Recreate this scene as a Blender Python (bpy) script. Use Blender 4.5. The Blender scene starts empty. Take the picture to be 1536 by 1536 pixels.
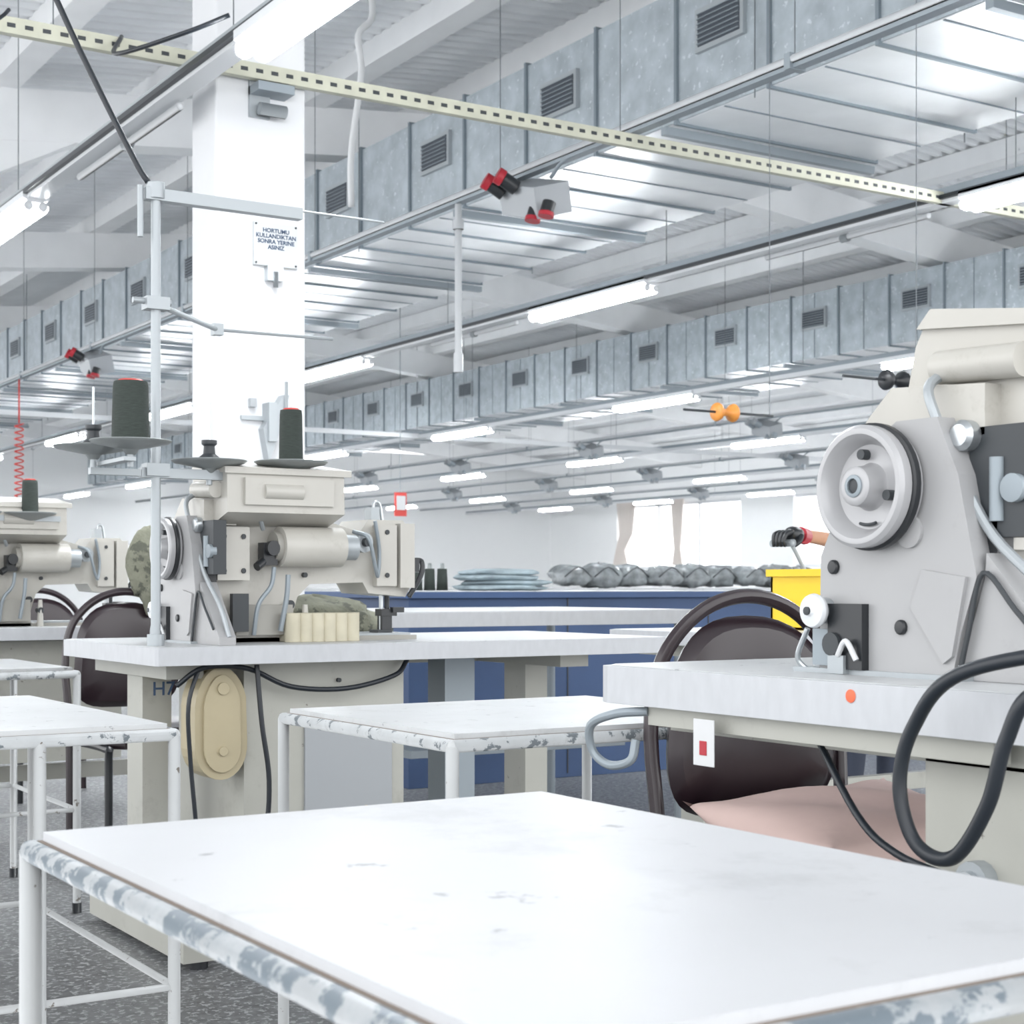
import bpy, bmesh, math, random
from mathutils import Vector, Matrix
random.seed(3)
S=bpy.context.scene
# ------------------------------------------------------------ materials
def M(name,col,rough=.5,metal=0.,var=0.,scale=6.,chips=None,bump=0.,emis=0.,coat=0.,stretch=None,spec=None,grime=None):
    m=bpy.data.materials.new(name); m.use_nodes=True
    nt=m.node_tree; N=nt.nodes; L=nt.links
    b=N['Principled BSDF']
    b.inputs['Base Color'].default_value=(*col,1); b.inputs['Roughness'].default_value=rough
    b.inputs['Metallic'].default_value=metal; b.inputs['Coat Weight'].default_value=coat
    b.inputs['Coat Roughness'].default_value=.15
    if spec is not None: b.inputs['Specular IOR Level'].default_value=spec
    if emis: 
        b.inputs['Emission Color'].default_value=(*col,1); b.inputs['Emission Strength'].default_value=emis
    tc=N.new('ShaderNodeTexCoord'); src=tc.outputs['Object']
    if stretch:
        mp=N.new('ShaderNodeMapping'); mp.inputs['Scale'].default_value=stretch
        L.new(src,mp.inputs['Vector']); src=mp.outputs['Vector']
    cur=None
    if var:
        n=N.new('ShaderNodeTexNoise'); n.inputs['Scale'].default_value=scale; n.inputs['Detail'].default_value=6
        L.new(src,n.inputs['Vector'])
        r=N.new('ShaderNodeValToRGB')
        r.color_ramp.elements[0].position=.3; r.color_ramp.elements[1].position=.7
        r.color_ramp.elements[0].color=(*[c*(1-var) for c in col],1)
        r.color_ramp.elements[1].color=(*[min(1,c*(1+var*.5)) for c in col],1)
        L.new(n.outputs['Fac'],r.inputs['Fac']); cur=r.outputs['Color']
    def layer(cur,ccol,th,cs,soft,amt,rough_=.65):
        n=N.new('ShaderNodeTexNoise'); n.inputs['Scale'].default_value=cs; n.inputs['Detail'].default_value=8; n.inputs['Roughness'].default_value=rough_
        L.new(src,n.inputs['Vector'])
        r=N.new('ShaderNodeValToRGB'); r.color_ramp.elements[0].position=th; r.color_ramp.elements[1].position=th+soft
        r.color_ramp.elements[0].color=(0,0,0,1); r.color_ramp.elements[1].color=(amt,amt,amt,1)
        L.new(n.outputs['Fac'],r.inputs['Fac'])
        mx=N.new('ShaderNodeMix'); mx.data_type='RGBA'
        L.new(r.outputs['Color'],mx.inputs['Factor'])
        if cur: L.new(cur,mx.inputs[6])
        else: mx.inputs[6].default_value=(*col,1)
        mx.inputs[7].default_value=(*ccol,1); return mx.outputs[2]
    if grime: cur=layer(cur,grime[0],grime[1],grime[2],.12,.5,.75)
    if chips: cur=layer(cur,chips[0],chips[1],chips[2],.03,1)
    if cur: L.new(cur,b.inputs['Base Color'])
    if bump:
        n=N.new('ShaderNodeTexNoise'); n.inputs['Scale'].default_value=scale*3; L.new(src,n.inputs['Vector'])
        bp=N.new('ShaderNodeBump'); bp.inputs['Strength'].default_value=bump; bp.inputs['Distance'].default_value=.02
        L.new(n.outputs['Fac'],bp.inputs['Height']); L.new(bp.outputs['Normal'],b.inputs['Normal'])
    return m
wall_m=M('white_plaster',(.95,.96,.965),.8,var=.02,scale=1.5)
conc_m=M('white_painted_concrete',(.92,.93,.94),.7,var=.04,scale=3,bump=.05,chips=((.6,.62,.64),.72,9))
colm=M('white_painted_column',(.70,.71,.73),.6,var=.04,scale=3,chips=((.4,.42,.45),.72,9))
roof_m=M('corrugated_sheet',(.88,.9,.92),.5,var=.06,scale=2)
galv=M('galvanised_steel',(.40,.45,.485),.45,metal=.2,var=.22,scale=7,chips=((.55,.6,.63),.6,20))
galv_reflect=M('galvanised_painted_reflection',(.84,.86,.88),.35,metal=.3,var=.1,scale=2,bump=.15)  # paler zinc for duct undersides, lamp reflection put into the colour
seam=M('duct_seam',(.20,.24,.27),.5,metal=.4)
dark=M('dark_metal',(.03,.035,.04),.5)
wire=M('hanger_wire',(.25,.27,.29),.5,metal=.3)
grille=M('vent_dark',(.04,.05,.065),.5)
tube_m=M('fluorescent_tube',(.95,.98,1.),.4,emis=42)
fixw=M('fixture_white',(.70,.72,.74),.35)
trayg=M('tray_grey',(.27,.31,.34),.5,metal=.3)
perf_m=M('perforated_rail_cream',(.52,.52,.42),.5,var=.12,scale=10)
tabw=M('white_laminate',(.54,.55,.57),.40,var=.05,scale=3,chips=((.27,.28,.30),.655,11),grime=((.38,.39,.40),.54,4))
tabw2=M('white_laminate_worn',(.52,.535,.545),.42,var=.06,scale=8,chips=((.27,.28,.29),.64,20),grime=((.38,.39,.39),.53,9))
edgem=M('white_edge_band',(.50,.515,.54),.5,var=.06,scale=50,chips=((.27,.27,.28),.72,26),stretch=(1,1,.4))
rimm=M('chipped_paint_steel',(.48,.50,.51),.5,var=.12,scale=20,chips=((.13,.15,.165),.575,32),grime=((.26,.27,.27),.55,14))
rimb=M('worn_blue_steel',(.44,.46,.475),.42,metal=.15,var=.2,scale=18,chips=((.155,.19,.22),.50,26),grime=((.24,.275,.30),.48,9))
wood=M('board_edge_brown',(.2,.16,.13),.7)
leg_m=M('white_tube_paint',(.50,.515,.52),.4,var=.05,scale=9,chips=((.16,.14,.12),.635,40))
cream=M('machine_cream',(.48,.465,.425),.38,var=.06,scale=6,coat=.12,grime=((.31,.29,.25),.56,9))
creamg=M('machine_grey',(.355,.355,.36),.42,var=.06,scale=5,coat=.08,grime=((.28,.28,.275),.55,8))
creamw=M('handwheel_grey',(.39,.39,.40),.34,metal=.15,coat=.1)
creamd=M('machine_cream_dark',(.33,.32,.29),.45)
beige=M('stand_beige',(.41,.41,.37),.45,var=.06,scale=6,chips=((.16,.15,.13),.68,24),grime=((.29,.28,.25),.56,7))
yelc=M('belt_cover_yellowed',(.43,.37,.24),.4,var=.08)
silver=M('bright_steel',(.5,.53,.55),.28,metal=.85)
silverp=M('pale_steel',(.37,.40,.42),.4,metal=.35)
black=M('black_rubber',(.008,.012,.018),.4)
blackp=M('black_plastic',(.013,.015,.018),.35)
blue=M('blue_panel',(.035,.075,.18),.55,var=.15,scale=3)
leather=M('dark_brown_leather',(.020,.011,.015),.3,coat=.2)
pink=M('pink_cushion_fabric',(.66,.49,.45),.9,var=.06,scale=5,bump=.2)
green=M('dark_green_thread',(.035,.046,.04),.85,var=.3,scale=60,stretch=(1,1,12),bump=.3)
red=M('red_plastic',(.40,.012,.025),.4)
redt=M('red_cap',(.6,.05,.04),.5)
orange=M('orange_plastic',(.75,.28,.05),.4)
dotm=M('orange_sticker',(.85,.14,.06),.6)
yellow=M('yellow_crate',(.75,.50,.01),.4)
boxg=M('socket_box_grey',(.34,.36,.38),.45)
ink=M('printed_ink',(.03,.06,.12),.7)
paper=M('paper_white',(.62,.63,.64),.6)
signm=M('sign_plate',(.50,.52,.53),.5)
cone_w=M('disc_grey',(.26,.28,.28),.4,metal=.3)
bundle=M('plastic_bundle',(.22,.24,.25),.25,var=.5,scale=8,bump=.4)
denim=M('folded_grey_cloth',(.34,.42,.46),.9,var=.3,scale=12,bump=.3)
camo=M('camouflage_fabric',(.20,.205,.155),.9,var=.3,scale=14,chips=((.085,.09,.07),.53,18),bump=.3)
sponge=M('cream_foam',(.56,.52,.40),.9,var=.1,scale=20)
curt=M('curtain_beige',(.72,.66,.62),.9)
skin=M('skin',(.55,.29,.18),.6); cloth_b=M('work_shirt',(.12,.15,.22),.9); trous=M('trousers',(.05,.06,.09),.9); hair=M('hair_dark',(.02,.015,.01),.8)
flo=M('terrazzo_floor',(.16,.165,.17),.45,var=.35,scale=30,chips=((.36,.37,.38),.54,55))
# ------------------------------------------------------------ mesh builder
class MB:
    def __init__(s): s.bm=bmesh.new(); s.m=[]
    def mi(s,m):
        if m not in s.m: s.m.append(m)
        return s.m.index(m)
    def _fc(s,vs,i,sm=False):
        try: f=s.bm.faces.new(vs)
        except ValueError: return
        f.material_index=i; f.smooth=sm
    def box(s,a,b,m,rot=None,piv=None):
        i=s.mi(m); v=[]
        for z in (a[2],b[2]):
            for x,y in ((a[0],a[1]),(b[0],a[1]),(b[0],b[1]),(a[0],b[1])):
                p=Vector((x,y,z))
                if rot is not None:
                    c=Vector(piv) if piv else (Vector(a)+Vector(b))/2
                    p=rot@(p-c)+c
                v.append(s.bm.verts.new(p))
        for q in ((3,2,1,0),(4,5,6,7),(0,1,5,4),(1,2,6,5),(2,3,7,6),(3,0,4,7)): s._fc([v[k] for k in q],i)
    def bc(s,c,h,m,rot=None): s.box([c[k]-h[k] for k in range(3)],[c[k]+h[k] for k in range(3)],m,rot)
    def prism(s,poly,ax,a,b,m):
        i=s.mi(m)
        def P(p,t):
            return Vector((t,p[0],p[1])) if ax==0 else Vector((p[0],t,p[1])) if ax==1 else Vector((p[0],p[1],t))
        A=[s.bm.verts.new(P(p,a)) for p in poly]; B=[s.bm.verts.new(P(p,b)) for p in poly]
        s._fc(A,i); s._fc(B[::-1],i)
        n=len(poly)
        for k in range(n): s._fc([A[k],B[k],B[(k+1)%n],A[(k+1)%n]],i)
    def lathe(s,o,ax,prof,m,seg=24):
        i=s.mi(m); ax=Vector(ax).normalized(); o=Vector(o)
        u=ax.orthogonal().normalized(); w=ax.cross(u)
        R=[]
        for r,t in prof:
            if r<1e-6: R.append([s.bm.verts.new(o+ax*t)])
            else: R.append([s.bm.verts.new(o+ax*t+(u*math.cos(6.28318*k/seg)+w*math.sin(6.28318*k/seg))*r) for k in range(seg)])
        for a,b in zip(R[:-1],R[1:]):
            for k in range(seg):
                k2=(k+1)%seg
                if len(a)==1 and len(b)==1: continue
                if len(a)==1: s._fc([a[0],b[k],b[k2]],i,True)
                elif len(b)==1: s._fc([a[k],a[k2],b[0]],i,True)
                else: s._fc([a[k],a[k2],b[k2],b[k]],i,True)
    def cyl(s,p,q,r,m,r2=None,seg=14):
        p=Vector(p);q=Vector(q);L=(q-p).length
        r2=r if r2 is None else r2
        s.lathe(p,q-p,[(0,0),(r,0),(r,0),(r2,L),(r2,L),(0,L)],m,seg)
    def tube(s,pts,r,m,seg=8,smooth=True,n=6):
        pts=[Vector(p) for p in pts]
        if smooth and len(pts)>2:
            P=[pts[0]*2-pts[1]]+pts+[pts[-1]*2-pts[-2]]; out=[]
            for k in range(1,len(P)-2):
                for j in range(n):
                    t=j/n; a,b,c,d=P[k-1:k+3]
                    out.append(.5*((2*b)+(c-a)*t+(2*a-5*b+4*c-d)*t*t+(3*b-a-3*c+d)*t**3))
            out.append(pts[-1]); pts=out
        i=s.mi(m); prev=None; u=None
        for k,p in enumerate(pts):
            d=(pts[min(k+1,len(pts)-1)]-pts[max(k-1,0)])
            if d.length<1e-9: continue
            d.normalize()
            if u is None: u=d.orthogonal().normalized()
            else: u=(u-d*u.dot(d)).normalized()
            w=d.cross(u)
            ring=[s.bm.verts.new(p+(u*math.cos(6.28318*j/seg)+w*math.sin(6.28318*j/seg))*r) for j in range(seg)]
            if prev:
                for j in range(seg): s._fc([prev[j],prev[(j+1)%seg],ring[(j+1)%seg],ring[j]],i,True)
            else: s._fc(ring[::-1],i)
            prev=ring
        s._fc(prev,i)
    def blob(s,c,h,m,seed=0,amp=.1,seg=16,rings=10,flat=False):
        i=s.mi(m); rnd=random.Random(seed); ph=[rnd.uniform(0,6) for _ in range(6)]
        R=[]
        for a in range(rings+1):
            th=math.pi*a/rings; row=[]
            for b in range(seg):
                f=6.28318*b/seg
                k=1+amp*(math.sin(3*f+ph[0]+2*th)+.6*math.sin(5*f+ph[1]+4*th)+.5*math.sin(7*th+ph[2]+f))
                x=math.sin(th)*math.cos(f); y=math.sin(th)*math.sin(f); z=math.cos(th)
                if flat: x=math.copysign(abs(x)**.6,x); y=math.copysign(abs(y)**.6,y)
                z=max(z,-.75)
                row.append(s.bm.verts.new((c[0]+h[0]*x*k,c[1]+h[1]*y*k,c[2]+h[2]*z*k)))
            R.append(row)
        for a in range(rings):
            for b in range(seg): s._fc([R[a][b],R[a+1][b],R[a+1][(b+1)%seg],R[a][(b+1)%seg]],i,True)
    def done(s,name,bevel=0,loc=(0,0,0),parent=None,seg=2):
        bmesh.ops.recalc_face_normals(s.bm,faces=s.bm.faces)
        me=bpy.data.meshes.new(name); s.bm.to_mesh(me); s.bm.free()
        for m in s.m: me.materials.append(m)
        o=bpy.data.objects.new(name,me); S.collection.objects.link(o); o.location=loc
        if bevel:
            b=o.modifiers.new('bevel','BEVEL'); b.width=bevel; b.segments=seg; b.limit_method='ANGLE'; b.angle_limit=.6
        if parent: o.parent=parent
        return o
def dup(o,loc,rotz=0):
    n=bpy.data.objects.new(o.name.split('.')[0],o.data); S.collection.objects.link(n); n.location=loc; n.rotation_euler[2]=rotz
    for md in o.modifiers:
        k=n.modifiers.new(md.name,md.type); k.width=md.width; k.segments=md.segments; k.limit_method='ANGLE'; k.angle_limit=.6
    return n
# ------------------------------------------------------------ room shell
b=MB(); b.box((-8,-4,-.2),(30.4,45.4,0),flo); b.done('floor')
b=MB(); b.box((-1,45,0),(30.4,45.3,5.2),wall_m); b.done('wall_back')
b=MB()
wins=[(11,17),(19,25),(27,33),(35.2,41.2)]
z0,z1=1.5,3.5
b.box((30,-4,0),(30.4,45,z0),wall_m); b.box((30,-4,z1),(30.4,45,5.0),wall_m)
ed=[-4]+[e for w in wins for e in w]+[45]
for k in range(0,len(ed),2): b.box((30,ed[k],z0),(30.4,ed[k+1],z1),wall_m)
b.done('wall_right')
for n,(a,c) in enumerate(wins):
    b=MB()
    b.box((30.1,a,z0),(30.2,c,z0+.08),fixw); b.box((30.1,a,z1-.08),(30.2,c,z1),fixw)
    k=a
    while k<c-.1: b.box((30.1,k,z0),(30.2,k+.06,z1),fixw); k+=1.98
    b.done('window_%d'%(n+1))
def rz(x):
    v=[(-10.4,4.9),(-3.7,5.57),(3,4.9),(9.6,5.57),(16.3,4.9),(23,5.57),(30.4,4.85)]
    for (x0,a),(x1,c) in zip(v[:-1],v[1:]):
        if x0<=x<=x1: return a+(c-a)*(x-x0)/(x1-x0)
    return 5
b=MB(); i=b.mi(roof_m); xs=[-3.7,3,9.6,16.3,23,30.4]; y=-2; prev=None; st=0
steps=[(.05,0),(.03,.04),(.05,.04),(.03,0)]
while y<45.4:
    dy,zz=steps[st%4]; y+=dy; st+=1
    row=[b.bm.verts.new((x,y,rz(x)+.2+zz)) for x in xs]
    if prev:
        for k in range(len(xs)-1): b._fc([prev[k],prev[k+1],row[k+1],row[k]],i)
    prev=row
b.done('ceiling')
for yy in (1.1,7.1,13.1,19.1,25.1,31.1,37.1,43.1):
    b=MB()
    for x0,x1 in zip(xs[:-1],xs[1:]):
        a,c=rz(x0),rz(x1)
        b.prism([(x0,a-.42),(x1,c-.42),(x1,c),(x0,a)],1,yy-.14,yy+.14,conc_m)
        for xv in (x0,):
            if abs(rz(xv)-4.9)<.1: b.prism([(xv-1.,rz(xv-1) -.41),(xv-.25,4.2),(xv+.25,4.2),(xv+1.,rz(min(xv+1,30)) -.41)],1,yy-.13,yy+.13,conc_m)
    b.done('roof_cross_beam')
b=MB(); x=-3.35
while x<30:
    if abs(x-9.6)>.3:
        z=rz(x); b.prism([(x-.11,z+.0),(x+.11,z),(x+.11,z+.2),(x-.11,z+.2)],1,-2,45,conc_m)
    x+=1.35
b.done('roof_purlins')
b=MB(); b.box((2.76,6.9,0),(3.21,7.2,4.9),colm)
b.box((2.7,6.86,0),(3.27,7.24,.12),colm)
b.done('concrete_column',bevel=.012)
for yy in (13.1,19.1,25.1): 
    b=MB(); b.box((2.76,yy-.15,0),(3.21,yy+.15,4.6),colm); b.done('concrete_column',bevel=.012)
b=MB(); b.box((2.92,6.78,3.22),(3.1,6.9,3.26),trayg); b.box((2.92,6.88,3.12),(3.02,6.9,3.3),silverp)
b.cyl((2.95,6.84,3.15),(3.08,6.84,3.15),.03,silverp)
b.done('beam_bracket')
b=MB(); b.box((2.94,6.88,2.44),(3.16,6.9,2.64),signm); b.box((3.0,6.86,2.37),(3.08,6.9,2.44),silver); b.cyl((3.04,6.86,2.34),(3.04,6.86,2.41),.012,silver)
for q in ((2.95,2.45),(3.15,2.45),(2.95,2.63),(3.15,2.63)): b.cyl((q[0],6.88,q[1]),(q[0],6.876,q[1]),.005,dark,seg=8)
sg=b.done('wall_sign')
def text(s,size,loc,rot,m,parent):
    c=bpy.data.curves.new('lettering','FONT'); c.body=s; c.size=size; c.align_x='CENTER'; c.extrude=.0005; c.space_line=.95; c.offset=.0006
    o=bpy.data.objects.new('lettering',c); S.collection.objects.link(o); o.location=loc; o.rotation_euler=rot; c.materials.append(m); o.parent=parent
text('HORTUMU\nKULLANDIKTAN\nSONRA YERINE\nASINIZ',.027,(3.05,6.878,2.595),(math.pi/2,0,0),ink,sg)
b=MB(); b.box((2.92,6.87,1.78),(2.95,6.9,1.82),boxg); b.box((2.99,6.82,1.62),(3.03,6.9,1.8),silverp)
b.prism([(2.97,1.68),(3.07,1.84),(3.1,1.84),(3.05,1.66),(3.0,1.52)],1,6.84,6.9,silverp); b.cyl((3.08,6.83,1.72),(3.08,6.83,1.9),.008,silverp)
b.box((2.88,6.88,1.72),(3.1,6.9,1.74),silverp)
b.done('hose_hook')
# ------------------------------------------------------------ ducts
def duct(x0,x1,zb,zt,y0,y1,seg,phase,vents):
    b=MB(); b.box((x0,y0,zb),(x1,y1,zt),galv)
    b.box((x0+.01,y0,zb-.004),(x1-.01,y1,zb-.001),galv_reflect)  # thin sheet below the duct, carries the painted lamp reflection
    y=phase
    while y<y1:
        b.box((x0-.02,y-.012,zb-.02),(x1+.02,y+.012,zt+.02),seam)
        b.box((x0+.02,y+seg*.5-.006,zb-.01),(x1-.02,y+seg*.5+.006,zb),seam)
        b.box((x0-.006,y+seg*.5-.003,zb),(x0,y+seg*.5+.003,zt),seam) if x0>10 else None
        y+=seg
    y=phase; n=0
    while y<y1:
        if n%3==1: b.box((x0-.05,y+.05,zb-.07),(x1+.05,y+.1,zb-.02),trayg)
        n+=1; y+=seg
    for v in vents:
        h=.13; zc=(zb+zt)/2+.08
        b.box((x0-.03,v-.22,zc-h),(x0-.0,v+.22,zc+h),silverp)
        b.box((x0-.034,v-.19,zc-h+.03),(x0-.029,v+.19,zc+h-.03),grille)
        for k in range(7): b.box((x0-.045,v-.19,zc-h+.04+k*.03),(x0-.032,v+.19,zc-h+.045+k*.03),trayg)
    for yy in range(int(y0)+1,int(y1),5):
        b.cyl((x0-.03,yy,zb-.05),(x0-.03,yy,rz(x0)+.1),.004,wire,seg=5); b.cyl((x1+.03,yy,zb-.05),(x1+.03,yy,rz(x1)+.1),.004,wire,seg=5)
    return b.done('air_duct')
seg=.85
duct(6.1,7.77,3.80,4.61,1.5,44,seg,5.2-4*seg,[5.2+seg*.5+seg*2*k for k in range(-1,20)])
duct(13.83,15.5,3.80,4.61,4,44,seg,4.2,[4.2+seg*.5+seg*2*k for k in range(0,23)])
# ------------------------------------------------------------ perforated rails (across)
for yy,xa,xb in ((6.84,-2,14),(22,3,28)):
    b=MB(); z=3.28
    b.prism([(yy-.02,z),(yy+.02,z),(yy+.02,z+.004),(yy-.016,z+.004),(yy-.016,z+.07),(yy-.02,z+.07)],0,xa,xb,perf_m if yy<10 else fixw)
    b.box((xa,yy-.016,z+.066),(xb,yy+.02,z+.07),perf_m if yy<10 else fixw)
    if yy<10:
        x=0
        while x<13: b.box((x,yy-.0215,z+.026),(x+.035,yy-.02,z+.044),dark); x+=.075
    x=xa+1
    while x<xb: b.cyl((x,yy,z+.05),(x,yy,rz(x)+.15),.003,wire,seg=5); x+=3
    b.done('perforated_rail')
# ------------------------------------------------------------ light rows
def fixture():
    b=MB(); 
    b.box((-.075,-.82,.0),(.075,.82,.04),fixw)
    b.prism([(-.075,0),(.075,0),(.03,-.02),(-.03,-.02)],1,-.82,.82,fixw)
    for s in (-.042,.042):
        b.cyl((s,-.79,-.04),(s,.79,-.04),.038,tube_m,seg=12)
    for e in (-.82,.79):
        for s in (-.042,.042): b.cyl((s,e,-.04),(s,e+.03,-.04),.028,fixw,seg=10)
    return b.done('fluorescent_light',loc=(0,0,-50))
fx=fixture(); first=True
rows=[(2.6,5.3),(7.45,5.85),(12.2,6.45),(17,5.05),(22,7.5),(26.4,6.1)]
for r,(X,ph) in enumerate(rows):
    z=3.18 if r==0 else 3.28
    b=MB(); b.box((X-.03,2.,z+.05),(X+.03,44.5,z+.10),trayg if r else silverp)
    if r<2: b.box((X-.075,2.,z+.02),(X-.035,44.5,z+.045),black)
    b.box((X-.05,2,z-.0),(X+.05,44.5,z+.05),fixw)
    y=3
    while y<44: b.cyl((X,y,z+.1),(X,y,rz(X)+.2),.003,wire,seg=5); y+=5.8 if r>1 else 3.3
    b.done('light_trunking')
    y=ph
    while y<44:
        if first: fx.location=(X,y,z-.003); first=False
        else: dup(fx,(X,y,z-.003))
        y+=4.75
b=MB()
for X,z in ((2.6,3.18),(7.45,3.28)):
    y=7.0
    while y<40:
        b.cyl((X+.03,y,z-.03),(X+.03,y+1.5,z-.03),.02,fixw,seg=8); b.cyl((X+.03,y+.7,z-.035),(X+.03,y+.76,z-.035),.028,silverp,seg=8); y+=4.75
b.done('unlit_tubes')
def sockbox(x,y,z,near=True):
    b=MB(); r_=red if near else boxg; k_=blackp if near else trayg
    R=Matrix.Rotation(.25,3,'X')@Matrix.Rotation(-.3,3,'Y')
    b.box((-.12,-.2,-.15),(.12,.2,.03),boxg,rot=R,piv=(0,0,0))
    for yy in (-.0,.14):
        b.cyl((-.12,yy,-.02),(-.2,yy+.02,.03),.045,k_); b.cyl((-.2,yy+.02,.03),(-.235,yy+.03,.05),.05,r_)
        b.cyl((-.05,-.1-yy,-.14),(-.07,-.1-yy,-.2),.04,k_); b.cyl((-.07,-.1-yy,-.2),(-.075,-.1-yy,-.225),.045,r_)
    b.tube([(0,-.18,.02),(-.02,-.35,.08),(0,-.6,.11)],.012,trayg)
    b.done('socket_box',bevel=.012,loc=(x,y,z-.05))
for X,ys in ((5.1,[7.83,16.0,24.2]),(15.4,[17.5,21.9,26.2,30,34]),(19.8,[21.7,26,29.8,34]),(24.7,[26,30.5,34.5,39])):
    b=MB(); b.box((X-.03,2.5,3.36),(X+.03,44.5,3.38),trayg); b.cyl((X-.03,2.5,3.40),(X-.03,44.5,3.40),.02,fixw,seg=6); b.cyl((X+.03,2.5,3.395),(X+.03,44.5,3.395),.015,black if X<10 else trayg,seg=6)
    y=3
    while y<44: b.cyl((X,y,3.38),(X,y,rz(X)+.2),.003,wire,seg=5); b.box((X-.05,y-.02,3.355),(X+.05,y+.02,3.43),trayg); y+=5.2 if X>10 else 2.6
    b.done('cable_tray')
    for y in ys: sockbox(X,y,3.33,X<10)
b=MB(); b.cyl((5.1,8.7,2.42),(5.1,8.7,3.37),.022,fixw); b.cyl((5.1,8.7,2.30),(5.1,8.7,2.42),.03,fixw); b.cyl((5.1,8.7,3.2),(5.1,8.7,3.26),.035,fixw); b.done('drop_conduit')
b=MB(); b.tube([(4.6,9.2,3.38),(4.55,9.1,3.7),(4.62,9.1,4.2),(4.6,9.1,4.45),(4.7,9.1,4.6),(4.7,9.2,5.0)],.022,paper); b.done('hanging_cable')
b=MB(); b.tube([(1.38,3.9,1.97),(1.35,3.92,2.03),(1.24,4.0,2.3),(1.05,4.1,2.75),(.85,4.2,3.05),(.8,4.3,3.6),(.9,4.4,5.0)],.008,black); b.done('power_cable')
b=MB(); b.tube([(1.75,6.6,3.3),(1.62,6.5,3.1),(1.62,6.5,2.6),(1.62,6.5,2.35)],.008,black); b.tube([(1.62,6.5,2.35),(1.62,6.5,2.25)],.02,black); b.done('power_cable')
b=MB(); b.tube([(2.3,6.84,3.36),(2.2,6.6,3.2),(2.35,6.2,3.2),(2.5,6.1,3.27)],.01,black); b.done('power_cable')
b=MB(); b.tube([(5.1,18.8,3.37),(5.1,18.8,2.85)],.01,redt,smooth=False); b.tube([(5.1+.05*math.cos(t*1.2),18.8+.05*math.sin(t*1.2),2.85-.014*t) for t in range(62)],.009,redt,n=2,seg=5); b.done('coiled_air_hose')
# ------------------------------------------------------------ small tables
def worktable(x0,x1,y0,y1,z,legs=None,rail=.25,r=.0115,near=False):
    b=MB()
    b.box((x0+.010,y0+.010,z-.02),(x1-.010,y1-.010,z),tabw if near else tabw2)
    b.box((x0+.005,y0+.005,z-.026),(x1-.005,y1-.005,z-.009),wood)
    for p,q in (((x0,y0),(x1,y0)),((x1,y0),(x1,y1)),((x1,y1),(x0,y1)),((x0,y1),(x0,y0))):
        b.cyl((*p,z-.020),(*q,z-.020),r,rimb if near else rimm)
    for p in ((x0,y0),(x1,y0),(x1,y1),(x0,y1)): b.lathe((*p,z-.020),(0,0,1),[(0,-r),(r*.7,-r*.7),(r,0),(r*.7,r*.7),(0,r)],leg_m,12)
    for p in (legs or ((x0,y0),(x1,y0),(x1,y1),(x0,y1))): b.cyl((*p,.0),(*p,z-.02),r,leg_m); b.cyl((*p,.0),(*p,.03),r*1.2,blackp)
    zz=rail
    for p,q in (((x0,y0),(x1,y0)),((x1,y0),(x1,y1)),((x1,y1),(x0,y1)),((x0,y1),(x0,y0))): b.cyl((*p,zz),(*q,zz),r*.6,leg_m)
    return b.done('work_table')
worktable(.458,1.086,.715,1.645,.70,rail=.35,near=True)
worktable(1.36,2.12,2.34,3.03,.70,rail=.2)
worktable(.25,1.04,2.80,3.72,.70,legs=((.25,2.8),(1.04,2.8),(.795,2.8),(1.04,3.72),(.25,3.72)),rail=.22)
worktable(.6,1.42,4.62,5.3,.715,rail=.3)
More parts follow.
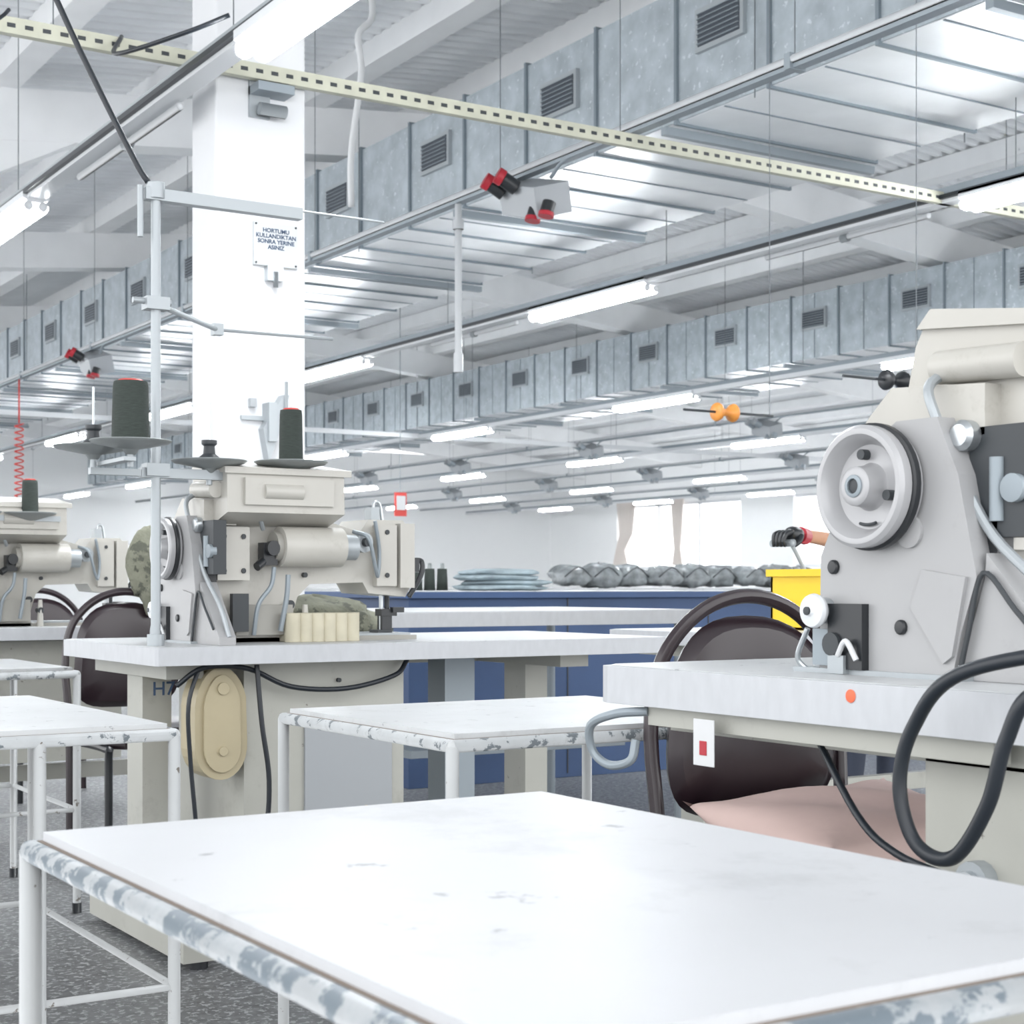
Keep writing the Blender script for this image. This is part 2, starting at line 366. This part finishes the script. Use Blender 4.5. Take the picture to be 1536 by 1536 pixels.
# ------------------------------------------------------------ sewing machine
def machine(x,y,z):
    b=MB()
    b.box((.03,-.12,-.03),(.74,.08,.012),creamd)
    b.box((.36,-.1,.010),(.73,.06,.018),silverp)
    prof=[(.05,0),(.31,0),(.31,.06),(.33,.12),(.37,.155),(.55,.16),(.57,.13),(.70,.12),(.725,.16),(.725,.30),(.69,.335),(.57,.335),(.54,.30),(.42,.33),(.12,.345),(.05,.31)]
    b.prism(prof,1,-.12,.05,cream)
    g=[(.115,0),(.112,.16),(.07,.24),(.03,.30),(-.03,.335),(-.10,.335),(-.135,.26),(-.165,.13),(-.14,.06),(-.125,0)]
    b.prism(g,0,-.012,.05,creamg)
    b.prism([(-.168,.13),(-.17,.16),(-.30,.02),(-.30,0),(-.13,0),(-.145,.06)],0,.0,.05,creamg)
    b.prism([(-.06,.09),(-.08,.14),(-.152,.13),(-.13,.03),(-.115,.02)],0,-.018,-.01,creamg)
    b.tube([(-.010,-.135,.005),(-.010,-.150,.06),(-.008,-.172,.135),(-.006,-.22,.09),(-.004,-.27,.04)],.0035,dark)
    for q in ((.085,.145),(-.04,.065)): b.lathe((-.0,q[0],q[1]),(-1,0,0),[(.010,-.01),(.010,.016),(.008,.018),(0,.018)],blackp,14)
    c=(-.015,.0,.25)
    b.lathe(c,(-1,0,0),[(.03,0),(.080,0),(.082,.004),(.082,.010),(.076,.013),(.076,.018),(.081,.021),(.081,.034),(.076,.039),(.069,.039),(.062,.030),(.056,.016),(.032,.014),(.028,.020),(.026,.042),(.023,.044),(.014,.044),(.012,.038),(0,.038)],creamw,48)
    b.lathe(c,(-1,0,0),[(.079,.006),(.0845,.008),(.0845,.017),(.077,.020)],blackp,40)
    b.lathe((-.055,0,.25),(-1,0,0),[(.015,.0),(.015,.006),(.010,.007),(.010,.002),(0,.002)],trayg,20)
    b.lathe((-.0555,0,.25),(-1,0,0),[(.010,0),(.010,.004),(0,.004)],dark,6)
    for a in (1.45,3.45): b.cyl((-.027,.043*math.cos(a),.25+.043*math.sin(a)),(-.042,.043*math.cos(a),.25+.043*math.sin(a)),.007,dark)
    b.tube([(-.034,.05*math.cos(a/10),.25+.05*math.sin(a/10)) for a in range(44,51)],.0022,dark,n=2)
    b.lathe((-.005,-.055,.19),(-1,0,0),[(.022,0),(.022,.012),(0,.012)],creamg,20)
    t=[(.09,.315),(.05,.335),(.012,.37),(-.005,.44),(-.02,.466),(-.05,.478),(-.24,.45),(-.245,.34),(-.14,.31)]
    b.prism(t,0,.05,.42,cream)
    b.prism([(-.015,.462),(-.04,.486),(-.25,.457),(-.25,.44)],0,.04,.44,cream)
    b.prism([(.10,.30),(.05,.35),(.01,.385),(-.15,.375),(-.15,.31)],0,.02,.12,cream)
    b.cyl((.16,-.245,.395),(.28,-.245,.395),.022,cream); b.box((.10,-.255,.36),(.38,-.24,.43),cream)
    b.cyl((.035,-.06,.405),(.035,-.2,.40),.022,cream,seg=20)
    b.tube([(.03,-.07,.395),(.0,-.075,.375),(-.005,-.09,.34),(.01,-.12,.26),(.015,-.17,.18),(.02,-.26,.1),(.03,-.3,.02)],.007,silverp)
    b.bc((.04,-.17,.25),(.02,.045,.07),dark); b.lathe((.035,-.125,.31),(-1,0,0),[(.02,0),(.02,.03),(.014,.036),(0,.036)],silver,18)
    b.lathe((.03,-.2,.24),(-1,0,0),[(.018,0),(.018,.02),(0,.02)],trayg,18); b.cyl((.02,-.17,.2),(.02,-.17,.28),.010,trayg)
    b.box((.02,-.17,.14),(.05,-.13,.2),blackp)
    b.box((.055,-.165,.165),(.155,-.12,.305),cream)
    for xx in (.075,.135):
        for zz in (.19,.28): b.cyl((xx,-.165,zz),(xx,-.17,zz),.007,dark,seg=10)
    b.cyl((.25,-.16,.255),(.45,-.16,.255),.054,cream,seg=28); b.cyl((.45,-.16,.255),(.50,-.16,.255),.035,silverp,seg=20); b.cyl((.23,-.16,.255),(.25,-.16,.255),.04,creamd,seg=20)
    b.bc((.215,-.16,.235),(.022,.02,.03),blackp); b.cyl((.215,-.18,.25),(.215,-.2,.25),.02,blackp); b.cyl((.195,-.17,.215),(.17,-.18,.20),.012,blackp)
    b.tube([(.23,-.17,.2),(.22,-.17,.15),(.18,-.17,.1),(.17,-.16,.02)],.007,trayg); b.tube([(.20,-.16,.3),(.17,-.18,.34),(.12,-.16,.33),(.09,-.18,.34)],.007,silverp)
    b.tube([(.27,-.18,.18),(.265,-.18,.12),(.25,-.17,.03)],.008,trayg)
    b.cyl((.30,-.12,.10),(.30,-.14,.10),.012,dark); b.cyl((.35,-.12,.18),(.35,-.135,.18),.007,dark); b.cyl((.36,-.12,.31),(.36,-.13,.31),.007,dark)
    b.box((.12,-.15,.02),(.30,-.12,.10),creamd); b.box((.10,-.17,.03),(.15,-.15,.13),dark); b.cyl((.34,-.16,.06),(.34,-.12,.06),.012,dark)
    b.cyl((.34,-.15,.0),(.34,-.15,.10),.014,cream,r2=.008)
    b.box((.585,-.145,.15),(.655,-.12,.32),cream); b.box((.665,-.15,.145),(.715,-.12,.325),cream)
    for zz in (.18,.3): b.cyl((.62,-.145,zz),(.62,-.15,zz),.007,dark,seg=8)
    b.tube([(.50,-.15,.3),(.53,-.19,.28),(.56,-.18,.2),(.58,-.16,.18),(.59,-.15,.25),(.57,-.16,.33)],.006,trayg)
    b.tube([(.60,-.1,.33),(.60,-.1,.38),(.62,-.1,.38),(.63,-.1,.33)],.005,silver); b.bc((.60,-.09,.35),(.015,.02,.02),silverp)
    b.cyl((.53,-.14,.27),(.53,-.17,.27),.028,silverp,seg=18); b.cyl((.53,-.17,.27),(.53,-.19,.27),.012,dark)
    b.tube([(.715,-.13,.215),(.745,-.14,.22),(.74,-.145,.18),(.70,-.14,.12)],.008,blackp); b.box((.715,-.145,.19),(.735,-.125,.23),blackp)
    b.cyl((.655,-.05,.02),(.655,-.05,.13),.007,silver); b.cyl((.675,-.05,.03),(.675,-.05,.13),.008,dark)
    b.box((.645,-.07,.065),(.70,-.03,.085),blackp); b.box((.65,-.065,.02),(.685,-.035,.065),blackp); b.box((.63,-.075,.018),(.68,-.02,.026),dark); b.box((.68,-.08,.075),(.72,-.06,.09),blackp)
    b.box((-.01,.03,.012),(.04,.12,.085),blackp); b.lathe((-.03,.10,.085),(-1,0,0),[(0,0),(.022,0),(.024,.006),(.022,.012),(.008,.014),(.006,.018),(0,.018)],fixw,24)
    b.lathe((-.012,.10,.085),(-1,0,0),[(0,0),(.018,0),(.018,.02),(0,.02)],silver,20); b.cyl((-.01,.075,.04),(-.03,.075,.04),.016,dark); b.lathe((-.048,.10,.085),(-1,0,0),[(.006,0),(.006,.003),(0,.003)],dark,10)
    b.box((-.025,.02,.006),(-.005,.085,.095),blackp); b.box((-.02,.085,.01),(.0,.12,.06),trayg)
    b.tube([(-.02,.13,.06),(-.02,.15,.02),(-.01,.14,.0)],.004,silver); b.box((-.03,.05,.0),(.0,.08,.025),silverp); b.tube([(-.03,.06,.025),(-.035,.04,.045),(-.03,.025,.02)],.004,paper)
    b.box((-.02,-.15,-.001),(.08,.16,.006),silverp)
    return b.done('sewing_machine',bevel=.009,loc=(x,y,z),seg=3)
mR=machine(1.56,1.535,.832)
mA=dup(mR,(1.53,4.1,.802)); mA.scale=(.9,1,1)
mB=dup(mR,(1.40,6.15,.802)); mB.scale=(.9,1,1)
# ------------------------------------------------------------ sewing tables
def sewtable(x0,x1,y0,y1,z,th,ym=None,gear=True):
    b=MB(); c=.035
    poly=[(x0+c*.2,y0),(x1,y0),(x1,y1),(x0+c,y1),(x0+.008,y1-.012),(x0,y1-c),(x0,y0+c*.2)]
    b.prism(poly,2,z-th,z,edgem)
    b.prism([(x0+.006,y0+.006),(x1-.006,y0+.006),(x1-.006,y1-.006),(x0+c,y1-.006),(x0+.006,y1-c)],2,z,z+.0015,tabw2)
    zt=z-th; ym=ym or (y0+y1)/2
    for X in (x0+.07,x1-.32):
        b.box((X,y0+.12,zt-.04),(X+.1,y1-.1,zt),beige); b.box((X+.01,ym-.07,.10),(X+.09,ym+.05,zt-.04),beige)
        b.box((X,y0+.0,.02),(X+.1,y1-.05,.10),beige)
        for e in (y0+.03,y1-.1): b.cyl((X+.05,e,0),(X+.05,e,.03),.025,blackp)
    b.box((x0+.1,y1-.2,zt-.04),(x1-.2,y1-.16,zt),beige); b.box((x0+.15,ym+.0,.2),(x1-.3,ym+.04,.26),beige)
    return b
b=sewtable(1.35,2.94,3.76,4.55,.80,.045)
b.box((1.63,3.88,.26),(2.10,4.35,.755),beige); b.box((1.80,3.872,.28),(2.06,3.882,.60),boxg)
b.cyl((1.60,4.0,.60),(1.63,4.0,.60),.1,yelc)
def oval(cx,r1,r2,h):
    o=[]
    for a in range(28):
        t=a*2*math.pi/28; s=math.sin(t); rr=r1+(r2-r1)*(s*.5+.5)
        o.append((cx+rr*math.cos(t),.60+h*s+(.045 if s>0 else -.045)))
    return o
b.prism(oval(1.560,.078,.064,.10),1,3.86,3.96,yelc); b.prism(oval(1.560,.058,.042,.08),1,3.85,3.862,yelc)
b.cyl((1.560,3.843,.69),(1.560,3.86,.69),.016,yelc); b.cyl((1.560,3.843,.53),(1.560,3.86,.53),.012,yelc)
b.cyl((1.9,3.87,.70),(1.9,3.88,.70),.006,dark); b.prism([(1.965,.33),(1.995,.33),(1.98,.36)],1,3.868,3.872,yellow)
b.tube([(1.44,3.86,.70),(1.5,3.83,.745),(1.62,3.83,.74),(1.74,3.83,.69),(1.9,3.83,.68),(2.05,3.84,.71),(2.1,3.86,.75)],.007,black)
b.tube([(1.64,3.82,.75),(1.65,3.81,.6),(1.67,3.81,.45),(1.66,3.82,.3),(1.6,3.83,.12)],.007,black)
b.tube([(1.49,3.84,.74),(1.46,3.83,.65),(1.47,3.84,.5),(1.49,3.85,.3),(1.5,3.9,.1)],.006,black)
b.box((2.3,4.0,.05),(2.4,4.1,.75),trayg)
tA=b.done('sewing_table',bevel=.004)
text('H7',.05,(1.45,3.98,.67),(math.pi/2,0,0),ink,tA)
b=sewtable(1.42,2.7,1.02,2.01,.83,.056,ym=1.33)
b.box((1.44,1.25,.745),(1.47,1.9,.775),beige)
b.cyl((1.47,1.31,.60),(1.50,1.31,.60),.025,silverp); b.cyl((1.46,1.31,.60),(1.47,1.31,.60),.014,silver)
b.box((1.49,1.23,.10),(1.61,1.40,.74),beige); b.box((1.488,1.25,.53),(1.492,1.39,.555),ink)
b.lathe((1.4195,1.457,.814),(-1,0,0),[(0,.0012),(.0085,.0012),(.0085,0)],dotm,18)
b.box((1.417,1.72,.70),(1.419,1.765,.765),paper); b.box((1.4155,1.735,.715),(1.4175,1.75,.735),red)
b.tube([(1.44,1.90,.765),(1.41,1.94,.76),(1.40,1.99,.74),(1.41,2.0,.70),(1.42,1.97,.68),(1.43,1.93,.69),(1.44,1.93,.72)],.007,trayg)
b.done('sewing_table',bevel=.006)
b=sewtable(1.25,2.7,5.85,6.6,.80,.045); b.box((1.5,5.95,.3),(2.0,6.3,.75),beige); b.done('sewing_table',bevel=.004)
b=sewtable(3.3,5.0,3.85,4.6,.80,.045); b.done('sewing_table',bevel=.004)
b=MB(); b.tube([(1.75,1.2,.86),(1.6,1.08,.89),(1.42,1.10,.885),(1.36,1.227,.854),(1.36,1.296,.79),(1.36,1.317,.72),(1.36,1.292,.658),(1.36,1.237,.65),(1.36,1.189,.712),(1.36,1.163,.786),(1.37,1.13,.84),(1.44,1.06,.86),(1.62,1.12,.845)],.0085,black,seg=12,n=10); b.done('power_cable')
b=MB(); b.tube([(1.5,1.62,.77),(1.47,1.5,.66),(1.46,1.42,.62),(1.47,1.33,.6)],.005,black); b.done('power_cable')
# thread stand
b=MB(); px,py=1.40,3.9
b.cyl((px,py,.80),(px,py,1.96),.0125,silverp); b.cyl((px,py,.80),(px,py,.83),.022,silverp); b.cyl((px,py,1.93),(px,py,1.97),.024,silverp)
b.cyl((px-.01,py,1.945),(1.80,py,1.945),.011,silverp); b.box((px-.03,py-.015,1.925),(1.8,py+.015,1.955),silverp)
b.cyl((1.79,py,1.95),(2.05,py,1.95),.003,silver); b.cyl((px-.04,py,1.96),(px-.04,py,1.83),.008,silverp)
for zc in (1.665,1.245): b.bc((px,py,zc),(.03,.022,.016),silverp)
b.cyl((px-.06,py,1.67),(px+.04,py,1.67),.008,silverp); b.tube([(px,py,1.665),(1.685,4.2,1.665)],.007,silverp,smooth=False); b.bc((1.685,4.2,1.665),(.014,.014,.016),silverp); b.tube([(1.685,4.2,1.665),(2.03,4.18,1.665)],.005,silverp,smooth=False)
b.box((1.36,py-.012,1.225),(1.82,py+.012,1.25),silverp); b.box((1.23,py-.010,1.228),(1.4,py+.010,1.245),silverp); b.box((1.25,3.7,1.25),(1.28,3.91,1.26),silverp)
for q in ((1.24,3.9,1.285),(1.28,3.74,1.288),(1.543,3.9,1.262),(1.772,3.9,1.268)):
    b.lathe(q,(0,0,1),[(0,-.02),(.012,-.02),(.02,-.008),(.09,.006),(.098,.012),(.096,.014),(.03,.006),(.0,.006)],cone_w,32)
    b.cyl((q[0],q[1],q[2]-.05),q,.008,silverp); b.cyl(q,(q[0],q[1],q[2]+.16),.003,silver)
def cone(q,r,h):
    b.lathe(q,(0,0,1),[(0,.006),(r*1.02,.006),(r,.02),(r*.93,h-.012),(r*.88,h),(r*.5,h),(0,h)],green,28)
    b.lathe((q[0],q[1],q[2]+h),(0,0,1),[(0,0),(r*.75,0),(r*.6,.005),(0,.005)],redt,20)
cone((1.28,3.74,1.288),.045,.155); cone((1.772,3.9,1.268),.032,.15)
for q in ((1.24,3.9,1.285),(1.543,3.9,1.262)): b.lathe(q,(0,0,1),[(.03,.005),(.028,.02),(.016,.03),(.014,.05),(.02,.055),(.02,.065),(.0,.065)],dark,18)
b.done('thread_stand',bevel=.002)
b=MB(); b.cyl((1.43,5.9,.8),(1.43,5.9,1.75),.012,silverp); b.box((1.2,5.89,1.19),(1.75,5.91,1.21),silverp)
for q in ((1.64,5.9,1.21),(1.44,5.9,1.21)):
    b.lathe(q,(0,0,1),[(0,-.02),(.012,-.02),(.09,.006),(.098,.012),(.03,.006),(.0,.006)],cone_w,24)
cone((1.64,5.9,1.21),.03,.13)
b.done('thread_stand')
b=MB(); 
for k in range(6): b.cyl((1.79+.035*k,3.93,.802),(1.79+.035*k,3.93,.88),.022,sponge)
b.box((1.775,3.93,.802),(1.98,4.0,.878),sponge); b.done('foam_block',bevel=.005)
b=MB(); b.blob((2.05,4.36,.85),(.19,.10,.07),camo,4,.08,seg=28,rings=16); b.blob((2.15,4.34,.835),(.13,.09,.05),camo,6,.1,seg=28,rings=16); b.done('camouflage_cloth')
b=MB(); b.blob((1.96,5.47,1.02),(.10,.06,.14),camo,9,.06,seg=28,rings=16); b.blob((2.0,5.46,.93),(.1,.07,.10),camo,2,.08,seg=28,rings=16); b.done('camouflage_cloth')
# ------------------------------------------------------------ chairs
def chair(x,y,rz_):
    b=MB(); w=.205
    n=36; i=b.mi(leather); outline=[]
    for k in range(n):
        a=2*math.pi*k/n; ca,sa=math.cos(a),math.sin(a); pw=.85 if sa>0 else .5
        wd=w*(.90 if sa>0 else .90+.08*abs(sa)**.5)
        outline.append((math.copysign(abs(ca)**pw,ca)*wd,.712+math.copysign(abs(sa)**(.85 if sa>0 else .6),sa)*.185))
    rings=[]
    for s,yy in ((.0,-.032),(.6,-.03),(.88,-.022),(1.,.0),(.95,.018),(.5,.022),(0.,.022)):
        if s==0: rings.append([b.bm.verts.new((0,.2+yy,.712))])
        else: rings.append([b.bm.verts.new((p[0]*s,.2+yy-.035*((p[0]*s)/w)**2,.712+(p[1]-.712)*s)) for p in outline])
    for a,c in zip(rings[:-1],rings[1:]):
        for k in range(n):
            k2=(k+1)%n
            if len(a)==1: b._fc([a[0],c[k],c[k2]],i,True)
            elif len(c)==1: b._fc([a[k],a[k2],c[0]],i,True)
            else: b._fc([a[k],a[k2],c[k2],c[k]],i,True)
    fr=[(-w,.16,.0),(-w,.17,.45),(-w-.008,.19,.68)]+[(-math.cos(t)*(w+.008),.19,.715+math.sin(t)*.218) for t in [k*math.pi/8 for k in range(1,8)]]+[(w+.008,.19,.68),(w,.17,.45),(w,.16,0)]
    b.tube(fr,.014,leather,n=4)
    for s in (-1,1):
        b.tube([(s*w*.95,.16,.42),(s*w*.95,-.2,.42),(s*w*.95,-.22,.38),(s*w*.95,-.22,0)],.013,blackp,n=4)
    seat=[(-w,.17),(-w,-.15),(-w*.7,-.23),(w*.7,-.23),(w,-.15),(w,.17)]
    b.prism(seat,2,.42,.485,leather)
    o=b.done('chair',bevel=.01,loc=(x,y,0)); o.rotation_euler[2]=rz_
    return o
chair(1.94,2.085,-.08)
chair(1.86,5.3,0); chair(2.12,7.3,0)
b=MB(); i=b.mi(pink); n=22; G=[]
for side in (1,-1):
    g=[]
    for a in range(n+1):
        row=[]
        for c in range(n+1):
            u=a/n*2-1; v=c/n*2-1
            t=max(0,(1-u**4)*(1-v**4))**.6
            row.append(b.bm.verts.new((u*.225*(1-.09*(1-v*v)),v*.21*(1-.09*(1-u*u)),side*.052*t+.03*abs(u*v)**3+.006*math.sin(6*u+4*v)*t)))
        g.append(row)
    for a in range(n):
        for c in range(n): b._fc([g[a][c],g[a+1][c],g[a+1][c+1],g[a][c+1]],i,True)
bmesh.ops.remove_doubles(b.bm,verts=b.bm.verts,dist=.0008)
cu=b.done('pink_cushion',loc=(1.97,2.0,.538)); cu.rotation_euler=(.06,-.04,-.1)
# ------------------------------------------------------------ blue counters / back tables
def counter(x0,x1,y0,y1,z,face=blue,name='blue_cutting_counter'):
    b=MB(); b.box((x0,y0,0.0),(x1,y1,z-.03),face); b.box((x0-.03,y0-.03,z-.03),(x1+.03,y1+.03,z),tabw2 if face!=blue else face)
    if face==blue: b.box((x0-.02,y0-.02,z),(x1+.02,y1+.02,z+.004),tabw2)
    x=x0+.9
    while x<x1: b.box((x-.004,y0-.004,.02),(x+.004,y0,z-.03),dark); x+=.9
    return b.done(name,bevel=.004)
counter(3.6,9.5,6.6,8.2,.925)
counter(7,15.2,15.6,17.2,.93,wall_m,'white_cutting_counter')
counter(10,20,22,24,.93,wall_m,'white_cutting_counter')
b=MB(); b.box((2.7,5.15,.80),(4.15,6.2,.855),edgem); b.box((2.71,5.16,.855),(4.14,6.19,.858),tabw2)
for p in ((2.75,5.2),(4.1,5.2),(2.75,6.15),(4.1,6.15)): b.cyl((*p,0),(*p,.80),.02,trayg)
b.box((2.9,5.3,.3),(3.9,6.0,.33),trayg)
b.done('packing_table',bevel=.003)
for k in range(9):
    b=MB(); b.blob((0,0,.1),(.22+.03*(k%2),.2,.13+.03*((k*2)%3)/2),bundle,k,.10,seg=20,rings=12,flat=True); b.tube([(-.2,-.2,.1),(0,-.21,.22),(.2,-.18,.1)],.008,dark,n=3)
    b.done('plastic_bundle',loc=(10.9+k*.47,15.95+.05*(k%3),.97))
b=MB()
for k in range(4): 
    b.blob((4.72+.04*math.sin(k*2),7.6,.945+.028*k),(.24-.015*k,.22,.022),denim,k,.05,seg=24,rings=8,flat=True)
b.done('folded_cloth_stack')
b=MB()
for k,(xx,hh) in enumerate(((4.25,.1),(4.33,.12),(4.41,.12))):
    b.lathe((xx,7.7,.93),(0,0,1),[(0,0),(.032,0),(.027,hh),(0,hh)],green,16); b.lathe((xx,7.7,.93+hh),(0,0,1),[(.015,0),(.01,.03),(0,.03)],cone_w,12)
b.done('thread_cones')
for yy,w in ((40.6,.5),(38.0,.3)):
    b=MB(); i=b.mi(curt); prev=None
    for k in range(25):
        u=k/24; p=[]
        for z,pn in ((3.6,1),(2.6,.7),(2.1,.45),(1.6,.8)):
            p.append(b.bm.verts.new((29.9+.04*math.sin(k*1.6),yy+(u-.5)*w*2*pn+(.3 if yy>40 and z<2.2 else 0),z)))
        if prev:
            for j in range(3): b._fc([prev[j],p[j],p[j+1],prev[j+1]],i,True)
        prev=p
    b.done('curtain')
b=MB(); b.box((8.55,16.0,1.75),(8.70,16.02,2.02),redt); b.box((8.57,15.99,1.82),(8.68,16.0,1.98),paper); b.cyl((8.62,16.01,2.02),(8.62,16.01,5.4),.004,trayg,seg=5); b.done('hanging_tag')
b=MB(); cx,cy=3.74,3.95
x0,x1,y0,y1,z0_,z1_=cx,cx+.42,cy,cy+.28,.802,1.01
b.box((x0,y0,z0_),(x1,y1,z0_+.01),yellow)
for q in (((x0,y0,z0_),(x1,y0+.012,z1_)),((x0,y1-.012,z0_),(x1,y1,z1_)),((x0,y0,z0_),(x0+.012,y1,z1_)),((x1-.012,y0,z0_),(x1,y1,z1_))): b.box(*q,yellow)
b.box((x0-.012,y0-.012,z1_-.025),(x1+.012,y0+.002,z1_),yellow); b.box((x0-.012,y0-.012,z1_-.025),(x0+.002,y1+.012,z1_),yellow); b.box((x0,y1,z1_-.025),(x1,y1+.012,z1_),yellow)
for k in range(6): b.box((x0+.04+.025*k,y0-.002,z0_+.135),(x0+.055+.025*k,y0,z0_+.148+.004*(k%2)),dark)
for k in range(4): b.box((x0+.04+.03*k,y0-.002,z0_+.06),(x0+.06+.03*k,y0,z0_+.075),dark)
b.done('yellow_crate',bevel=.003)
def gspool(x,y,z,m,L0,L1):
    b=MB(); b.cyl((x-L0,y,z),(x+L1,y,z),.006,dark)
    b.lathe((x-.06,y,z),(1,0,0),[(0,0),(.04,0),(.045,.01),(.04,.025),(.018,.045),(.018,.075),(.04,.095),(.045,.11),(.04,.12),(0,.12)],m,24)
    b.cyl((x+L1-.02,y,z),(x+L1-.02,y,rz(x)+.15),.002,wire,seg=5)
    b.done('guide_spool')
gspool(4.93,5.9,1.78,orange,.25,.3); gspool(5.03,4.9,1.83,blackp,.3,.15)
# ------------------------------------------------------------ worker behind the right machine
root=bpy.data.objects.new('worker',None); S.collection.objects.link(root)
def skinmesh(name,V,E,R,m,rt=0,sub=2):
    me=bpy.data.meshes.new(name); me.from_pydata(V,E,[]); me.materials.append(m)
    o=bpy.data.objects.new(name,me); S.collection.objects.link(o); o.parent=root
    sk=o.modifiers.new('skin','SKIN'); sk.use_smooth_shade=True
    for k,v in enumerate(me.skin_vertices[0].data): v.radius=(R[k],R[k]) if not isinstance(R[k],tuple) else R[k]; v.use_root=(k==rt)
    ss=o.modifiers.new('sub','SUBSURF'); ss.levels=sub; ss.render_levels=sub
    return o
X0,Y0=4.95,4.94
V=[(X0,Y0,.9),(X0,Y0-.02,1.08),(X0,Y0-.06,1.26),(X0,Y0-.1,1.36),(X0-.17,Y0-.08,1.31),(X0-.36,Y0-.18,1.14),(X0-.48,Y0-.25,1.13),(X0+.17,Y0-.08,1.31),(X0+.24,Y0-.12,1.05),(X0+.1,Y0-.27,.93)]
E=[(0,1),(1,2),(2,3),(2,4),(4,5),(5,6),(2,7),(7,8),(8,9)]
skinmesh('shirt',V,E,[(.15,.11),(.14,.1),(.15,.1),.06,.065,.045,.038,.065,.048,.04],cloth_b)
V=[(X0,Y0,.9),(X0-.1,Y0,.8),(X0-.1,Y0,.46),(X0-.1,Y0+.03,.08),(X0-.1,Y0-.1,.04),(X0+.1,Y0,.8),(X0+.1,Y0,.46),(X0+.1,Y0+.03,.08),(X0+.1,Y0-.1,.04)]
skinmesh('trousers',V,[(0,1),(1,2),(2,3),(3,4),(0,5),(5,6),(6,7),(7,8)],[.13,.085,.06,.045,.04,.085,.06,.045,.04],trous)
V=[(X0,Y0-.09,1.34),(X0,Y0-.12,1.42),(X0,Y0-.14,1.50),(X0,Y0-.15,1.56)]
skinmesh('head',V,[(0,1),(1,2),(2,3)],[.05,.055,.085,.07],skin)
b=MB(); b.blob((X0,Y0-.12,1.55),(.09,.1,.085),hair,1,.02); b.lathe((X0,Y0-.22,1.49),(0,-1,0),[(.018,0),(.012,.02),(0,.03)],skin,10)
for s in(-1,1): b.blob((X0+s*.03,Y0-.215,1.515),(.012,.008,.008),dark,0,0); b.blob((X0+s*.085,Y0-.13,1.5),(.012,.02,.03),skin,0,0)
b.box((X0-.022,Y0-.218,1.455),(X0+.022,Y0-.205,1.463),redt)
o=b.done('hair_and_face'); o.parent=root
V=[(X0+.1,Y0-.27,.93),(X0+.06,Y0-.33,.87),(X0+.05,Y0-.38,.84)]
skinmesh('hand',V,[(0,1),(1,2)],[.028,.03,.026],skin)
for k in range(4): skinmesh('finger',[(X0+.02+.02*k,Y0-.39,.84),(X0+.015+.02*k,Y0-.43,.835),(X0+.01+.02*k,Y0-.465+.008*abs(k-1.5),.815)],[(0,1),(1,2)],[.010,.009,.007],skin)
skinmesh('thumb',[(X0+.03,Y0-.36,.85),(X0-.01,Y0-.39,.83),(X0-.02,Y0-.42,.815)],[(0,1),(1,2)],[.012,.010,.008],skin)
hx,hy,hz=X0-.53,Y0-.28,1.13
V=[(hx+.08,hy+.04,hz),(hx-.08,hy-.03,hz+.01),(hx-.18,hy-.06,hz+.015)]
skinmesh('forearm',V,[(0,1),(1,2)],[.034,.029,.026],skin)
b=MB(); b.cyl((hx-.175,hy-.058,hz+.013),(hx-.22,hy-.075,hz+.018),.032,red); o=b.done('red_cuff'); o.parent=root
px_,py_,pz_=hx-.24,hy-.08,hz+.02
skinmesh('glove_palm',[(px_+.03,py_,pz_),(px_-.03,py_-.01,pz_),(px_-.06,py_-.015,pz_-.005)],[(0,1),(1,2)],[.028,.036,.03],blackp)
for k in range(4):
    yy=py_-.04+.022*k
    skinmesh('finger',[(px_-.05,yy,pz_+.01),(px_-.09,yy,pz_),(px_-.105+.004*k,yy,pz_-.03),(px_-.09,yy,pz_-.05)],[(0,1),(1,2),(2,3)],[.011,.010,.009,.008],blackp)
skinmesh('thumb',[(px_+.0,py_-.03,pz_),(px_-.03,py_-.05,pz_-.03),(px_-.06,py_-.045,pz_-.05)],[(0,1),(1,2)],[.013,.011,.009],blackp)
b=MB(); b.cyl((px_-.07,py_-.06,pz_-.035),(px_-.07,py_+.06,pz_-.035),.014,silverp); b.tube([(px_-.07,py_-.05,pz_-.04),(px_-.03,py_-.05,pz_-.1),(px_+.02,py_-.06,pz_-.2),(px_+.03,py_-.06,.86-.05)],.008,silverp); o=b.done('held_tool'); o.parent=root
# ------------------------------------------------------------ world / camera
w=bpy.data.worlds.new('world'); S.world=w; w.use_nodes=True
bg=w.node_tree.nodes['Background']; bg.inputs[0].default_value=(.97,.985,1,1); bg.inputs[1].default_value=1.9
cam=bpy.data.cameras.new('camera'); co=bpy.data.objects.new('camera',cam); S.collection.objects.link(co)
co.location=(0,0,.95); co.rotation_euler=(math.pi/2,0,-math.radians(32.3)); cam.sensor_width=36; cam.lens=36*2400/1536; cam.shift_y=.073; cam.clip_start=.05; cam.clip_end=300
cam.dof.use_dof=True; cam.dof.focus_distance=3.0; cam.dof.aperture_fstop=14
S.camera=co
S.view_settings.view_transform='Standard'; S.view_settings.exposure=.62; S.view_settings.gamma=1.05
